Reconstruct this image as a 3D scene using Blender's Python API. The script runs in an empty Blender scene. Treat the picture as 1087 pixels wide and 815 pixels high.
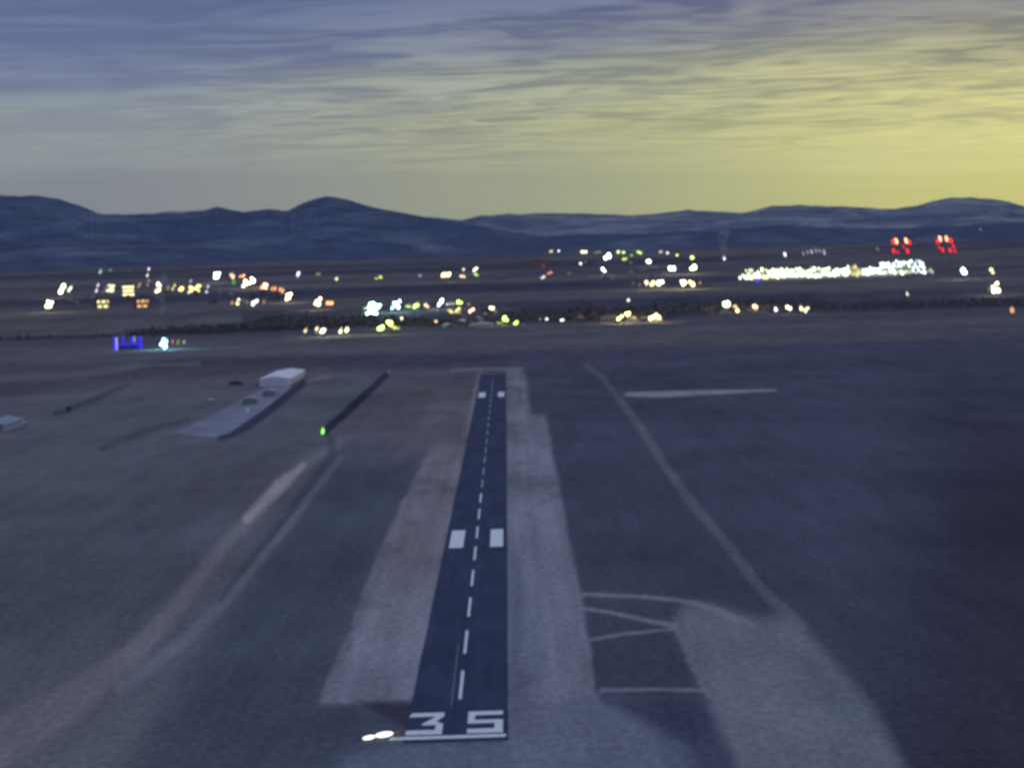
import bpy, bmesh, math, random
import numpy as np
from mathutils import Vector, Matrix

random.seed(7)
rng = np.random.default_rng(7)
S = bpy.context.scene
COL = S.collection

# ------------------------------------------------------------------ camera
W_, H_, F_ = 1087.0, 815.0, 2290.0
CAMH = 107.0
rho = math.radians(1.8)
vx, vy = (536.5 - W_/2)/F_, (H_/2 - 275.0)/F_
c_, s_ = math.cos(rho), math.sin(rho)
a_, b_ = vx*c_ + vy*s_, vy*c_ - vx*s_            # direction of the runway seen by an unrolled camera
yaw = -math.atan(a_)
pitch = -math.atan(b_/math.sqrt(1+a_*a_))
fw = Vector((math.sin(yaw)*math.cos(pitch), math.cos(yaw)*math.cos(pitch), math.sin(pitch)))
R0 = fw.cross(Vector((0, 0, 1))).normalized()
U0 = R0.cross(fw).normalized()
RR = R0*c_ - U0*s_
UU = U0*c_ + R0*s_
cam = bpy.data.cameras.new('camera')
co = bpy.data.objects.new('camera', cam)
COL.objects.link(co)
co.matrix_world = Matrix(((RR.x, UU.x, -fw.x, 0), (RR.y, UU.y, -fw.y, 0), (RR.z, UU.z, -fw.z, CAMH), (0, 0, 0, 1)))
cam.sensor_width = 36.0
cam.lens = F_/W_*36.0
cam.clip_end = 90000.0
cam.dof.use_dof = True
cam.dof.focus_distance = 30.0
cam.dof.aperture_fstop = cam.lens/1000.0/(0.0015*30.0)
S.camera = co

def ray(px, py):
    d = fw + RR*((px - W_/2)/F_) + UU*((H_/2 - py)/F_)
    return d.normalized()

# ------------------------------------------------------------------ terrain height
def lattice(seed):
    return np.random.default_rng(seed).random((256, 256))
_L = {}
def vnoise(x, y, seed):
    if seed not in _L: _L[seed] = lattice(seed)
    T = _L[seed]
    xi = np.floor(x).astype(int); yi = np.floor(y).astype(int)
    fx = x - xi; fy = y - yi
    fx = fx*fx*(3-2*fx); fy = fy*fy*(3-2*fy)
    a = T[xi & 255, yi & 255]; b = T[(xi+1) & 255, yi & 255]
    c = T[xi & 255, (yi+1) & 255]; d = T[(xi+1) & 255, (yi+1) & 255]
    return (a*(1-fx)+b*fx)*(1-fy) + (c*(1-fx)+d*fx)*fy
def fbm(x, y, seed, n=5, ridged=False):
    s = 0.0; amp = 0.5; tot = 0.0
    for k in range(n):
        v = vnoise(x*2**k + 17.3*k, y*2**k + 9.1*k, seed+k)
        if ridged: v = 1-abs(2*v-1)
        s = s + amp*v; tot += amp; amp *= 0.5
    return s/tot
def sstep(a, b, x):
    t = np.clip((x-a)/(b-a), 0, 1); return t*t*(3-2*t)
def terr(x, y):
    x = np.asarray(x, float); y = np.asarray(y, float)
    r = np.sqrt(x*x+y*y)
    base = np.where(r < 3600, 0.0, 0.0205*(r-3600)*sstep(3500, 4500, r))
    base = np.minimum(base, 150.0)
    return base + (fbm(x/900.0, y/900.0, 40, 3)-0.5)*10*sstep(3700, 6000, r)
def hit(px, py):
    d = ray(px, py); last = 0.0
    t = 150.0
    while t < 15000:
        p = d*t
        if CAMH + p.z <= float(terr(p.x, p.y)):
            lo, hi = last, t
            for _ in range(30):
                m = (lo+hi)/2; q = d*m
                if CAMH + q.z <= float(terr(q.x, q.y)): hi = m
                else: lo = m
            q = d*hi
            return Vector((q.x, q.y, CAMH+q.z))
        last = t; t *= 1.006
    p = d*9000.0
    return Vector((p.x, p.y, float(terr(p.x, p.y))))
def flat(px, py):
    d = ray(px, py); t = -CAMH/d.z
    return (d.x*t, d.y*t)

# ------------------------------------------------------------------ materials
def srgb(r, g, b):
    f = lambda v: (v/255/12.92) if v/255 <= 0.04045 else ((v/255+0.055)/1.055)**2.4
    return (f(r), f(g), f(b))
def new_mat(name):
    m = bpy.data.materials.new(name); m.use_nodes = True
    nt = m.node_tree; b = nt.nodes['Principled BSDF']
    return m, nt, b
def mat(name, col, rough=0.8, var=0.18, scale=0.6, emit=None, es=0.0, metal=0.0, spec=0.3):
    m, nt, b = new_mat(name)
    tc = nt.nodes.new('ShaderNodeTexCoord')
    n = nt.nodes.new('ShaderNodeTexNoise'); n.inputs['Scale'].default_value = scale; n.inputs['Detail'].default_value = 5
    nt.links.new(tc.outputs['Object'], n.inputs['Vector'])
    r = nt.nodes.new('ShaderNodeValToRGB')
    lo = tuple(v*(1-var) for v in col)+(1,); hi = tuple(min(1, v*(1+var)) for v in col)+(1,)
    r.color_ramp.elements[0].position = 0.3; r.color_ramp.elements[0].color = lo
    r.color_ramp.elements[1].position = 0.7; r.color_ramp.elements[1].color = hi
    nt.links.new(n.outputs['Fac'], r.inputs['Fac'])
    nt.links.new(r.outputs['Color'], b.inputs['Base Color'])
    b.inputs['Roughness'].default_value = rough
    b.inputs['Metallic'].default_value = metal
    b.inputs['Specular IOR Level'].default_value = spec
    if emit:
        b.inputs['Emission Color'].default_value = tuple(emit)+(1,)
        b.inputs['Emission Strength'].default_value = es
    return m

# ------------------------------------------------------------------ object helpers
def link(o, parent=None):
    COL.objects.link(o)
    if parent is not None: o.parent = parent
    return o
def mesh_obj(name, verts, faces, m, parent=None, smooth=False):
    me = bpy.data.meshes.new(name); me.from_pydata([tuple(v) for v in verts], [], [tuple(f) for f in faces])
    me.update()
    if m: me.materials.append(m)
    if smooth: me.polygons.foreach_set('use_smooth', [True]*len(me.polygons))
    return link(bpy.data.objects.new(name, me), parent)
def bm_obj(name, bm, m, parent=None, smooth=False):
    me = bpy.data.meshes.new(name); bm.normal_update(); bm.to_mesh(me); bm.free()
    if m: me.materials.append(m)
    if smooth: me.polygons.foreach_set('use_smooth', [True]*len(me.polygons))
    return link(bpy.data.objects.new(name, me), parent)
def tag(o, label, cat, group=None):
    o['label'] = label; o['category'] = cat
    if group: o['group'] = group
    return o
def struct(o):
    o['kind'] = 'structure'; return o
def empty(name, label, cat, loc, rz=0.0, group=None):
    o = bpy.data.objects.new(name, None); COL.objects.link(o)
    o.location = loc; o.rotation_euler = (0, 0, rz); o.empty_display_size = 1
    return tag(o, label, cat, group)
def box(bm, x0, x1, y0, y1, z0, z1):
    v = [bm.verts.new(p) for p in ((x0,y0,z0),(x1,y0,z0),(x1,y1,z0),(x0,y1,z0),(x0,y0,z1),(x1,y0,z1),(x1,y1,z1),(x0,y1,z1))]
    for f in ((0,3,2,1),(4,5,6,7),(0,1,5,4),(1,2,6,5),(2,3,7,6),(3,0,4,7)): bm.faces.new([v[i] for i in f])
def prism_y(bm, prof, y0, y1):
    a = [bm.verts.new((x, y0, z)) for x, z in prof]; b = [bm.verts.new((x, y1, z)) for x, z in prof]
    n = len(prof)
    bm.faces.new(a); bm.faces.new(b[::-1])
    for i in range(n): bm.faces.new((a[i], b[i], b[(i+1) % n], a[(i+1) % n]))
def tube(bm, p0, p1, r0, r1, n=8):
    p0 = Vector(p0); p1 = Vector(p1); d = (p1-p0).normalized()
    u = d.orthogonal().normalized(); w = d.cross(u)
    A = []; B = []
    for i in range(n):
        t = 2*math.pi*i/n; o = u*math.cos(t)+w*math.sin(t)
        A.append(bm.verts.new(p0+o*r0)); B.append(bm.verts.new(p1+o*r1))
    for i in range(n): bm.faces.new((A[i], A[(i+1) % n], B[(i+1) % n], B[i]))
    bm.faces.new(A[::-1]); bm.faces.new(B)
def ellips(bm, c, rx, ry, rz, tilt=0.0, seg=10, ring=6):
    M = Matrix.Translation(c) @ Matrix.Rotation(tilt, 4, 'Y') @ Matrix.Diagonal((rx, ry, rz, 1))
    bmesh.ops.create_uvsphere(bm, u_segments=seg, v_segments=ring, radius=1.0, matrix=M)

# ------------------------------------------------------------------ ground sheet
# fields and tracks, given as outlines on the flat airfield (points found on the ground)
def Q(pts): return np.array([flat(*p) for p in pts])
def warp(P):       # a metric in which distance on the ground counts in proportion to range
    P = np.asarray(P, float)
    return np.stack([P[..., 0]/P[..., 1]*F_, CAMH/P[..., 1]*F_], -1)
def seg_dist(P, a, b):
    ab = b-a; t = np.clip(((P-a)@ab)/(ab@ab+1e-9), 0, 1)
    return np.hypot(*(P - a - t[:, None]*ab).T), t
def poly_mask(P, pts, soft):
    V = warp(Q(pts)); n = len(V)
    ins = np.zeros(len(P), bool); dmin = np.full(len(P), 1e9)
    for i in range(n):
        a, b = V[i], V[(i+1) % n]
        d, _ = seg_dist(P, a, b); dmin = np.minimum(dmin, d)
        cnd = ((a[1] > P[:, 1]) != (b[1] > P[:, 1]))
        with np.errstate(divide='ignore', invalid='ignore'):
            xx = (b[0]-a[0])*(P[:, 1]-a[1])/(b[1]-a[1]+1e-12)+a[0]
        ins ^= cnd & (P[:, 0] < xx)
    sd = np.where(ins, dmin, -dmin)
    return sstep(-soft, soft, sd)
def line_mask(P, pts, widths, soft=1.2):
    V = warp(Q(pts)); out = np.zeros(len(P))
    for i in range(len(V)-1):
        d, t = seg_dist(P, V[i], V[i+1])
        w = widths[i]*(1-t)+widths[i+1]*t
        out = np.maximum(out, 1 - sstep(w/2-soft*0.6, w/2+soft, d))
    return out

az = np.concatenate([np.linspace(-180, -24, 40, endpoint=False), np.linspace(-24, -14.5, 40, endpoint=False),
                     np.linspace(-14.5, 14.5, 620, endpoint=False), np.linspace(14.5, 24, 40, endpoint=False),
                     np.linspace(24, 180, 41)])*math.pi/180
vv = np.concatenate([np.geomspace(90000, 620, 40, endpoint=False), np.arange(620, 22, -1.55), np.array([20, 17, 14, 11, 8, 5, 3])])
rr = CAMH/vv*F_
A, R = np.meshgrid(az, rr)
GX = (R*np.sin(A)).ravel(); GY = (R*np.cos(A)).ravel(); GZ = terr(GX, GY)
nc, nr = len(az), len(rr)
GZ = np.where(R.ravel() > 12000, GZ - 8, GZ)
idx = np.arange(nc*nr).reshape(nr, nc)
faces = np.stack([idx[:-1, :-1], idx[:-1, 1:], idx[1:, 1:], idx[1:, :-1]], -1).reshape(-1, 4)
me = bpy.data.meshes.new('ground')
me.vertices.add(len(GX)); me.vertices.foreach_set('co', np.stack([GX, GY, GZ], -1).ravel())
me.loops.add(faces.size); me.loops.foreach_set('vertex_index', faces.ravel())
me.polygons.add(len(faces)); me.polygons.foreach_set('loop_start', np.arange(0, faces.size, 4)); me.polygons.foreach_set('loop_total', np.full(len(faces), 4))
me.update(calc_edges=True); me.validate()
ground = bpy.data.objects.new('ground', me); COL.objects.link(ground); struct(ground)

front = GY > 150
P = warp(np.stack([GX[front], GY[front]], -1))
N = len(P)
XF, YF = GX[front], GY[front]
cd = np.array(srgb(58, 62, 84)); 
K = 1.0
def colr(r, g, b): return np.array(srgb(r, g, b))
C = np.tile(colr(62, 64, 80), (N, 1))
def lay(mask, col, k=1.0):
    global C
    m = (np.clip(mask, 0, 1)*k)[:, None]
    C = C*(1-m) + np.asarray(col)*m
wob = (fbm(XF/70.0, YF/260.0, 3, 4)-0.5)
wob2 = (fbm(XF/22.0, YF/45.0, 9, 5)-0.5)
Pw = P + np.stack([wob*5+wob2*3, wob2*1.5], -1)
wob3 = (fbm(XF/6.0, YF/14.0, 19, 4)-0.5)
Pn = P + np.stack([(wob2*.9+wob3*1.5)*F_/YF + wob*5, (wob2*.3+wob3*.35)*F_/YF], -1)
# far plain, right fields, left fields
lay(poly_mask(Pw, [(-400, 470), (-400, 1200), (480, 1200), (480, 397), (300, 396), (100, 410)], 8), colr(71, 75, 92))
lay(poly_mask(Pw, [(540, 372), (800, 366), (1500, 330), (1600, 1200), (540, 1200)], 3), colr(56, 60, 82))
lay(poly_mask(Pw, [(1000, 420), (1500, 400), (1600, 1200), (860, 1200)], 90), colr(44, 46, 63), 0.9)
lay(poly_mask(Pw, [(-100, 372), (260, 362), (540, 352), (800, 344), (1300, 330), (1300, 352), (800, 366), (540, 372), (300, 378), (-100, 392)], 2.5), colr(68, 71, 84), 0.8)
lay(poly_mask(Pw, [(150, 384), (300, 379), (540, 376), (540, 391), (300, 388), (160, 392)], 3), colr(50, 53, 74), 0.7)
lay(poly_mask(Pw, [(350, 480), (457, 476), (400, 590), (336, 745), (440, 745), (430, 900), (100, 900), (200, 720), (280, 590)], 26), colr(54, 62, 82), 0.8)
lay(poly_mask(Pw, [(-80, 620), (-50, 560), (150, 540), (230, 600), (120, 700), (-50, 770)], 30), colr(58, 62, 78), 0.5)
lay(poly_mask(Pw, [(130, 500), (260, 480), (330, 470), (300, 500), (220, 570), (140, 580)], 20), colr(56, 59, 76), 0.4)
lay(poly_mask(Pw, [(-100, 700), (150, 690), (120, 850), (-100, 900)], 40), colr(80, 84, 98), 0.6)
# airfield infield on the left of the far half
lay(poly_mask(Pw, [(440, 398), (508, 395), (500, 440), (488, 478), (440, 476), (400, 470), (425, 430)], 8), colr(74, 74, 88), 0.75)
lay(poly_mask(Pw, [(455, 430), (500, 425), (492, 472), (440, 470)], 7), colr(84, 83, 98), 0.6)
lay(poly_mask(Pw, [(415, 395), (470, 394), (450, 440), (360, 462), (345, 458)], 6), colr(70, 71, 84), 0.6)
# mown strips beside the runway
stripL = poly_mask(Pn, [(510, 394), (507, 396), (497, 440), (490, 472), (458, 473), (430, 528), (402, 590), (372, 668), (338, 746), (400, 744), (446, 742), (512, 396)], 3.6)
lay(stripL, colr(98, 102, 123), 0.95)
lay(stripL*poly_mask(Pw, [(440, 380), (520, 380), (500, 600), (380, 600)], 40), colr(88, 86, 103), .75)
lay(poly_mask(Pw, [(440, 462), (500, 462), (496, 490), (444, 490)], 9), colr(76, 76, 92), .5)
rutm = fbm(XF/4.0, YF/210.0, 55, 4)
lay(poly_mask(Pn, [(372, 668), (338, 746), (440, 744), (452, 700)], 6), colr(98, 104, 128), 0.6)
stripR = poly_mask(Pn, [(537, 394), (548, 392), (557, 396), (563, 440), (578, 441), (588, 490), (602, 560), (617, 630), (634, 735), (640, 760), (538, 790)], 4.0)
lay(stripR, colr(95, 100, 122), 0.92)
lay(poly_mask(Pw, [(541, 600), (560, 600), (580, 700), (570, 780), (541, 790)], 12), colr(74, 82, 108), 0.6)
lay(poly_mask(Pw, [(537, 392), (550, 392), (556, 430), (548, 520), (541, 560)], 5), colr(84, 86, 104), 0.5)
lay(line_mask(Pn, [(480, 393), (508, 392), (556, 391)], [2, 3, 2]), colr(92, 95, 112), 0.8)
rut = np.clip(stripL+stripR, 0, 1)*.9
C = C*(1+rut*(rutm-.5)*.55)[:, None]
blot = fbm(XF/16., YF/42., 66, 4)
C = C*(1-rut*sstep(.56, .70, blot)*.22)[:, None]
# overrun and disturbed ground at the near end
lay(poly_mask(Pw, [(370, 800), (440, 786), (560, 782), (600, 745), (640, 740), (690, 745), (735, 800), (760, 900), (300, 900)], 14), colr(76, 86, 108), 0.85)
lay(poly_mask(Pw, [(530, 742), (636, 742), (690, 760), (740, 900), (560, 900)], 10), colr(84, 90, 114), 0.7)
lay(poly_mask(Pw, [(380, 744), (440, 744), (438, 776), (425, 770)], 5), colr(46, 46, 66), 0.8)
lay(poly_mask(Pw, [(642, 743), (736, 743), (756, 762), (745, 792), (700, 775)], 9), colr(50, 54, 82), 0.85)
spread = poly_mask(Pw, [(714, 662), (728, 642), (752, 642), (772, 650), (808, 656), (838, 655), (856, 672), (880, 700), (925, 752), (958, 815), (990, 880), (800, 900), (775, 800), (752, 742)], 12)
spread = spread*np.clip(.62+.75*fbm(XF/35., YF/55., 88, 5), 0, 1)
lay(spread, colr(91, 95, 115), 0.95)
lay(poly_mask(Pw, [(840, 690), (870, 700), (935, 775), (925, 790), (880, 760)], 10), colr(70, 80, 100), 0.6)
lay(poly_mask(Pw, [(740, 780), (775, 800), (800, 900), (730, 900)], 10), colr(58, 64, 90), 0.8)
for pts, w, k in (
    ([(618, 630), (680, 633), (722, 637), (748, 643), (772, 652), (800, 664)], [3, 3, 4, 6, 7, 5], .75),
    ([(618, 645), (650, 650), (690, 659), (718, 664)], [3, 3, 4, 5], .8),
    ([(626, 678), (665, 672), (716, 667)], [3, 3, 3], .7),
    ([(640, 732), (690, 731), (745, 732)], [4, 3, 3], .7),
    ([(718, 664), (732, 700), (752, 740)], [8, 8, 4], .5),
    ([(540, 742), (640, 735)], [3, 3], .25)):
    lay(line_mask(Pn, pts, w, 1.4), colr(100, 104, 122), k)
# diagonal dirt road and the pale strip on the right
lay(line_mask(Pn, [(622, 388), (640, 402), (662, 430), (692, 472), (728, 524), (770, 575), (812, 628), (850, 665)], [2, 3, 6, 7, 8, 8.5, 9.5, 11], 3.5), colr(84, 86, 104), 0.6)
lay(line_mask(Pn, [(664, 418.6), (700, 418.5), (740, 416.8), (824, 414)], [3.5, 6, 5, 1.2], 1.4), colr(112, 114, 132), 0.9)
lay(line_mask(Pw, [(545, 414), (600, 416), (664, 419)], [3, 3, 3], 2), colr(66, 69, 88), 0.5)
# left dirt roads
lay(line_mask(Pw, [(360, 470), (325, 492), (292, 520), (262, 552), (232, 585), (190, 640), (140, 694), (80, 740), (-20, 800)], [3, 8, 9, 10, 11, 14, 20, 34, 50], 7), colr(90, 92, 108), 0.7)
lay(line_mask(Pn, [(322, 494), (296, 516), (262, 550)], [4, 11, 7], 4), colr(122, 122, 135), 0.85)
lay(line_mask(Pw, [(362, 486), (330, 525), (296, 570), (240, 636), (200, 676), (130, 730)], [3, 5, 6, 9, 11, 14], 5), colr(86, 90, 108), 0.7)
lay(line_mask(Pw, [(352, 466), (352, 484), (322, 522), (285, 572), (232, 638)], [8, 7, 6, 5, 4], 4), colr(48, 51, 70), 0.5)
lay(line_mask(Pn, [(410, 398), (392, 414), (368, 436), (345, 458)], [6, 7, 8, 9], 1.2), colr(38, 41, 62), 0.95)
# apron by the hangars, its dark drain, and dark lines and tracks on the left
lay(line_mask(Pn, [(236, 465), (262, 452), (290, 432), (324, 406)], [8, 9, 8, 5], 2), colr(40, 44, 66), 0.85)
lay(line_mask(Pw, [(60, 440), (96, 425), (135, 409)], [5, 5, 3], 3), colr(44, 47, 66), 0.6)
lay(line_mask(Pw, [(110, 475), (150, 458), (200, 446)], [6, 5, 3], 4), colr(46, 49, 68), 0.55)
lay(line_mask(Pw, [(0, 402), (90, 397), (150, 388), (210, 386)], [4, 4, 3, 4], 3), colr(80, 82, 96), 0.55)
lay(line_mask(Pw, [(110, 470), (170, 466), (240, 470), (330, 476)], [4, 4, 5, 4], 4), colr(78, 80, 94), 0.45)
lay(line_mask(Pw, [(326, 405), (350, 400)], [4, 2], 2), colr(96, 98, 112), 0.5)
# far plain beyond the trees: bands of field
far = sstep(3500, 4300, np.hypot(XF, YF))
bands = fbm(XF/2600.0, YF/330.0, 21, 4)
lay(far*sstep(.42, .62, bands), colr(74, 74, 84), 0.75)
lay(far*sstep(.58, .40, bands)*0+far*(1-sstep(.30, .48, bands)), colr(46, 50, 70), 0.85)
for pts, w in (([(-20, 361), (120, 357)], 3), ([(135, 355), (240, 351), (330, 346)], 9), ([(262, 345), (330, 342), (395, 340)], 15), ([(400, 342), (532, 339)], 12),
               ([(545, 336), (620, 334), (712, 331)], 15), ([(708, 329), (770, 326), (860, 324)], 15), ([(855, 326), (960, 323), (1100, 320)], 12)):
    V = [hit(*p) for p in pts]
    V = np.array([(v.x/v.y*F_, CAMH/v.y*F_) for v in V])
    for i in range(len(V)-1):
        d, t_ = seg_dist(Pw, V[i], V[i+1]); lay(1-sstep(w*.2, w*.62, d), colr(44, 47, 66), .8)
near_b = fbm(XF/600.0, YF/110.0, 31, 5)
C = C*(0.86+0.30*near_b)[:, None]
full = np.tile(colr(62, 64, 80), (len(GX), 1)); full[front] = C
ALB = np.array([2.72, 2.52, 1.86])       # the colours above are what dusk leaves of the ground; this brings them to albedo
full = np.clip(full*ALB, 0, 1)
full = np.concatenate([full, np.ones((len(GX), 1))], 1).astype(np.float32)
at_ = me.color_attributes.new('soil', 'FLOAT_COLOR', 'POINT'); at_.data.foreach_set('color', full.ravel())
m, nt, b = new_mat('ground_grass_and_soil')
at = nt.nodes.new('ShaderNodeAttribute'); at.attribute_name = 'soil'
geo = nt.nodes.new('ShaderNodeNewGeometry')
def noise_chain(scale, sx, sy, detail, rot=0.0):
    mp = nt.nodes.new('ShaderNodeMapping'); mp.inputs['Scale'].default_value = (sx, sy, 1); mp.inputs['Rotation'].default_value = (0, 0, rot)
    nt.links.new(geo.outputs['Position'], mp.inputs['Vector'])
    n = nt.nodes.new('ShaderNodeTexNoise'); n.inputs['Scale'].default_value = scale; n.inputs['Detail'].default_value = detail; n.inputs['Roughness'].default_value = 0.62
    nt.links.new(mp.outputs['Vector'], n.inputs['Vector']); return n.outputs['Fac']
def mr(fac, lo, hi, a=0.25, bb=0.75):
    q = nt.nodes.new('ShaderNodeMapRange'); q.inputs['From Min'].default_value = a; q.inputs['From Max'].default_value = bb
    q.inputs['To Min'].default_value = lo; q.inputs['To Max'].default_value = hi; nt.links.new(fac, q.inputs['Value']); return q.outputs['Result']
def mul(x, y):
    q = nt.nodes.new('ShaderNodeMath'); q.operation = 'MULTIPLY'; nt.links.new(x, q.inputs[0]); nt.links.new(y, q.inputs[1]); return q.outputs[0]
f1 = mr(noise_chain(0.012, 1, 0.35, 6), 0.78, 1.22)
f2 = mr(noise_chain(0.09, 1.0, 0.12, 4), 0.86, 1.14)
f3 = mr(noise_chain(0.5, 1, 0.45, 4), 0.72, 1.28)
fac = mul(mul(f1, f2), f3)
vm = nt.nodes.new('ShaderNodeVectorMath'); vm.operation = 'SCALE'
nt.links.new(at.outputs['Color'], vm.inputs[0]); nt.links.new(fac, vm.inputs['Scale'])
nt.links.new(vm.outputs['Vector'], b.inputs['Base Color'])
b.inputs['Roughness'].default_value = 1.0; b.inputs['Specular IOR Level'].default_value = 0.0
me.materials.append(m)

# ------------------------------------------------------------------ runway
xs = []
for py, xl, xr in ((744, 438.2, 538.8), (680, 449, 538.8), (596, 468.5, 538.8), (397, 511, 537.2)):
    xs.append((flat(xl, py)[0], flat(xr, py)[0]))
XL = sum(a for a, _ in xs)/4; XR = sum(a for _, a in xs)/4
YT = flat(487, 784)[1]; YE = flat(524, 396)[1]
print('runway', xs, XL, XR, YT, YE)
RW = XR-XL; XC = (XL+XR)/2
def asphalt():
    m, nt, b = new_mat('runway_asphalt')
    geo = nt.nodes.new('ShaderNodeNewGeometry')
    def nz(scale, sx, sy, d):
        mp = nt.nodes.new('ShaderNodeMapping'); mp.inputs['Scale'].default_value = (sx, sy, 1)
        nt.links.new(geo.outputs['Position'], mp.inputs['Vector'])
        n = nt.nodes.new('ShaderNodeTexNoise'); n.inputs['Scale'].default_value = scale; n.inputs['Detail'].default_value = d
        nt.links.new(mp.outputs['Vector'], n.inputs['Vector']); return n.outputs['Fac']
    r = nt.nodes.new('ShaderNodeValToRGB')
    base = np.array(srgb(37, 46, 74))*ALB
    r.color_ramp.elements[0].position = .3; r.color_ramp.elements[0].color = tuple(base*0.74)+(1,)
    r.color_ramp.elements[1].position = .7; r.color_ramp.elements[1].color = tuple(base*1.16)+(1,)
    mx = nt.nodes.new('ShaderNodeMath'); mx.operation = 'ADD'
    h1 = nt.nodes.new('ShaderNodeMath'); h1.operation = 'MULTIPLY'; h1.inputs[1].default_value = 0.5
    h2 = nt.nodes.new('ShaderNodeMath'); h2.operation = 'MULTIPLY'; h2.inputs[1].default_value = 0.5
    nt.links.new(nz(0.5, 1, 0.02, 4), h1.inputs[0]); nt.links.new(nz(0.03, 1.5, 1, 5), h2.inputs[0])
    nt.links.new(h1.outputs[0], mx.inputs[0]); nt.links.new(h2.outputs[0], mx.inputs[1])
    nt.links.new(mx.outputs[0], r.inputs['Fac'])
    pt = nt.nodes.new('ShaderNodeMapRange'); pt.inputs['From Min'].default_value = .52; pt.inputs['From Max'].default_value = .56; pt.inputs['To Min'].default_value = 1.0; pt.inputs['To Max'].default_value = 1.14
    nt.links.new(nz(0.06, 2.2, .35, 1), pt.inputs['Value'])
    sc_ = nt.nodes.new('ShaderNodeVectorMath'); sc_.operation = 'SCALE'
    nt.links.new(r.outputs['Color'], sc_.inputs[0]); nt.links.new(pt.outputs['Result'], sc_.inputs['Scale']); nt.links.new(sc_.outputs['Vector'], b.inputs['Base Color'])
    b.inputs['Roughness'].default_value = 0.95; b.inputs['Specular IOR Level'].default_value = 0.05
    return m
def sheet(name, polys, z, m):
    vs, fs = [], []
    for p in polys:
        k = len(vs); vs += [(x, y, z) for x, y in p]; fs.append(range(k, k+len(p)))
    return struct(mesh_obj(name, vs, fs, m))
def rect(x0, x1, y0, y1): return [(x0, y0), (x1, y0), (x1, y1), (x0, y1)]
edge = []
ys = np.linspace(YT-3, YE, 260)
L = [(XL + 0.25*(fbm(np.array([y/7.0]), np.array([1.5]), 5, 3)[0]-.5), y) for y in ys]
Rr = [(XR + 0.25*(fbm(np.array([y/7.0]), np.array([7.5]), 6, 3)[0]-.5), y) for y in ys]
vs = []; fs = []
for a, c in zip(L, Rr): vs += [(a[0], a[1], .05), (c[0], c[1], .05)]
for i in range(len(L)-1): fs.append((2*i, 2*i+1, 2*i+3, 2*i+2))
struct(mesh_obj('runway', vs, fs, asphalt()))
def paint(name, col, worn):
    m, nt, b = new_mat(name)
    geo = nt.nodes.new('ShaderNodeNewGeometry')
    n = nt.nodes.new('ShaderNodeTexNoise'); n.inputs['Scale'].default_value = .9; n.inputs['Detail'].default_value = 6; n.inputs['Roughness'].default_value = .7
    nt.links.new(geo.outputs['Position'], n.inputs['Vector'])
    r = nt.nodes.new('ShaderNodeValToRGB')
    r.color_ramp.elements[0].position = .25; r.color_ramp.elements[0].color = tuple(v*worn for v in col)+(1,)
    r.color_ramp.elements[1].position = .6; r.color_ramp.elements[1].color = tuple(col)+(1,)
    nt.links.new(n.outputs['Fac'], r.inputs['Fac']); nt.links.new(r.outputs['Color'], b.inputs['Base Color'])
    b.inputs['Roughness'].default_value = .8
    return m
mp_ = paint('white_runway_paint', (.88, .97, 1.0), .66)
mp2 = paint('faded_runway_paint', (.46, .52, .62), .6)
# threshold bar
sheet('threshold_bar_marking', [rect(XL-3.2, XR-.5, YT+.5, YT+3.6)], .09, mp_)
# numbers 3 and 5, each bar a polygon
def scaled(polys, x0, y0, w, h): return [[(x0+x*w, y0+y*h) for x, y in p] for p in polys]
three = [[(0, 0), (1, 0), (.97, .20), (.02, .20)],                                   # bottom bar
         [(.78, .20), (.97, .20), (.97, .50), (.82, .62), (.62, .56), (.78, .46)],
         [(.30, .46), (.62, .46), (.78, .46), (.62, .56), (.82, .62), (.97, .82), (.72, .82)],
         [(0, .82), (.97, .82), (.97, 1.0), (.06, 1.0)]]
three = [[(0, 0), (1, 0), (1, .2), (0, .2)], [(.8, .2), (1, .2), (1, .47), (.8, .42)],
         [(.38, .42), (.8, .42), (1, .47), (.80, .58), (.46, .53)], [(.46, .53), (.80, .58), (1, .82), (.78, .82)],
         [(0, .82), (1, .82), (1, 1), (.08, 1)]]
five = [[(0, 0), (1, 0), (1, .2), (0, .2)], [(.76, .2), (1, .2), (1, .60), (.76, .44)],
        [(0, .44), (.76, .44), (1, .60), (0, .60)], [(0, .60), (.2, .60), (.2, .82), (0, .82)], [(0, .82), (1, .82), (1, 1), (0, 1)]]
yN = YT+5.2; hN = flat(487, 755.6)[1]-yN
sheet('runway_number_marking', scaled(three, XL+.1, yN, 8.3, hN), .09, mp_)
sheet('runway_number_marking', scaled(five, XR-1.2-8.2, yN, 8.2, hN), .09, mp_)
# centreline dashes
y = flat(487, 742)[1]; dashes = []; k = 0
while y + 30 < YE-90:
    dashes.append(rect(XC-(.40 if y < 1000 else .15), XC+(.40 if y < 1000 else .15), y, y+36.6)); y += 61.0; k += 1
sheet('centreline_marking', dashes, .09, mp_)
# rubbed ghost line left of centre
sheet('faded_line_marking', [rect(XC-2.1, XC-1.85, YT+36, YT+120)], .08, paint('ghost_paint', (.20, .26, .38), .7))
# aiming points
yA = flat(483, 581.5)[1]; yB = flat(483, 563)[1]
for yy0, yy1 in ((yA, yB), (flat(512, 421.8)[1], flat(512, 416.6)[1])):
    for xa, xb in ((XL+1.7, XL+7.0), (XR-6.4, XR-1.5)):
        sheet('aiming_point_marking', [rect(xa, xb, yy0, yy1)], .09, mp_)
sheet('far_threshold_marking', [rect(XL+1, XR-1, YE-14, YE-10)], .09, mp2)

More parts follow.
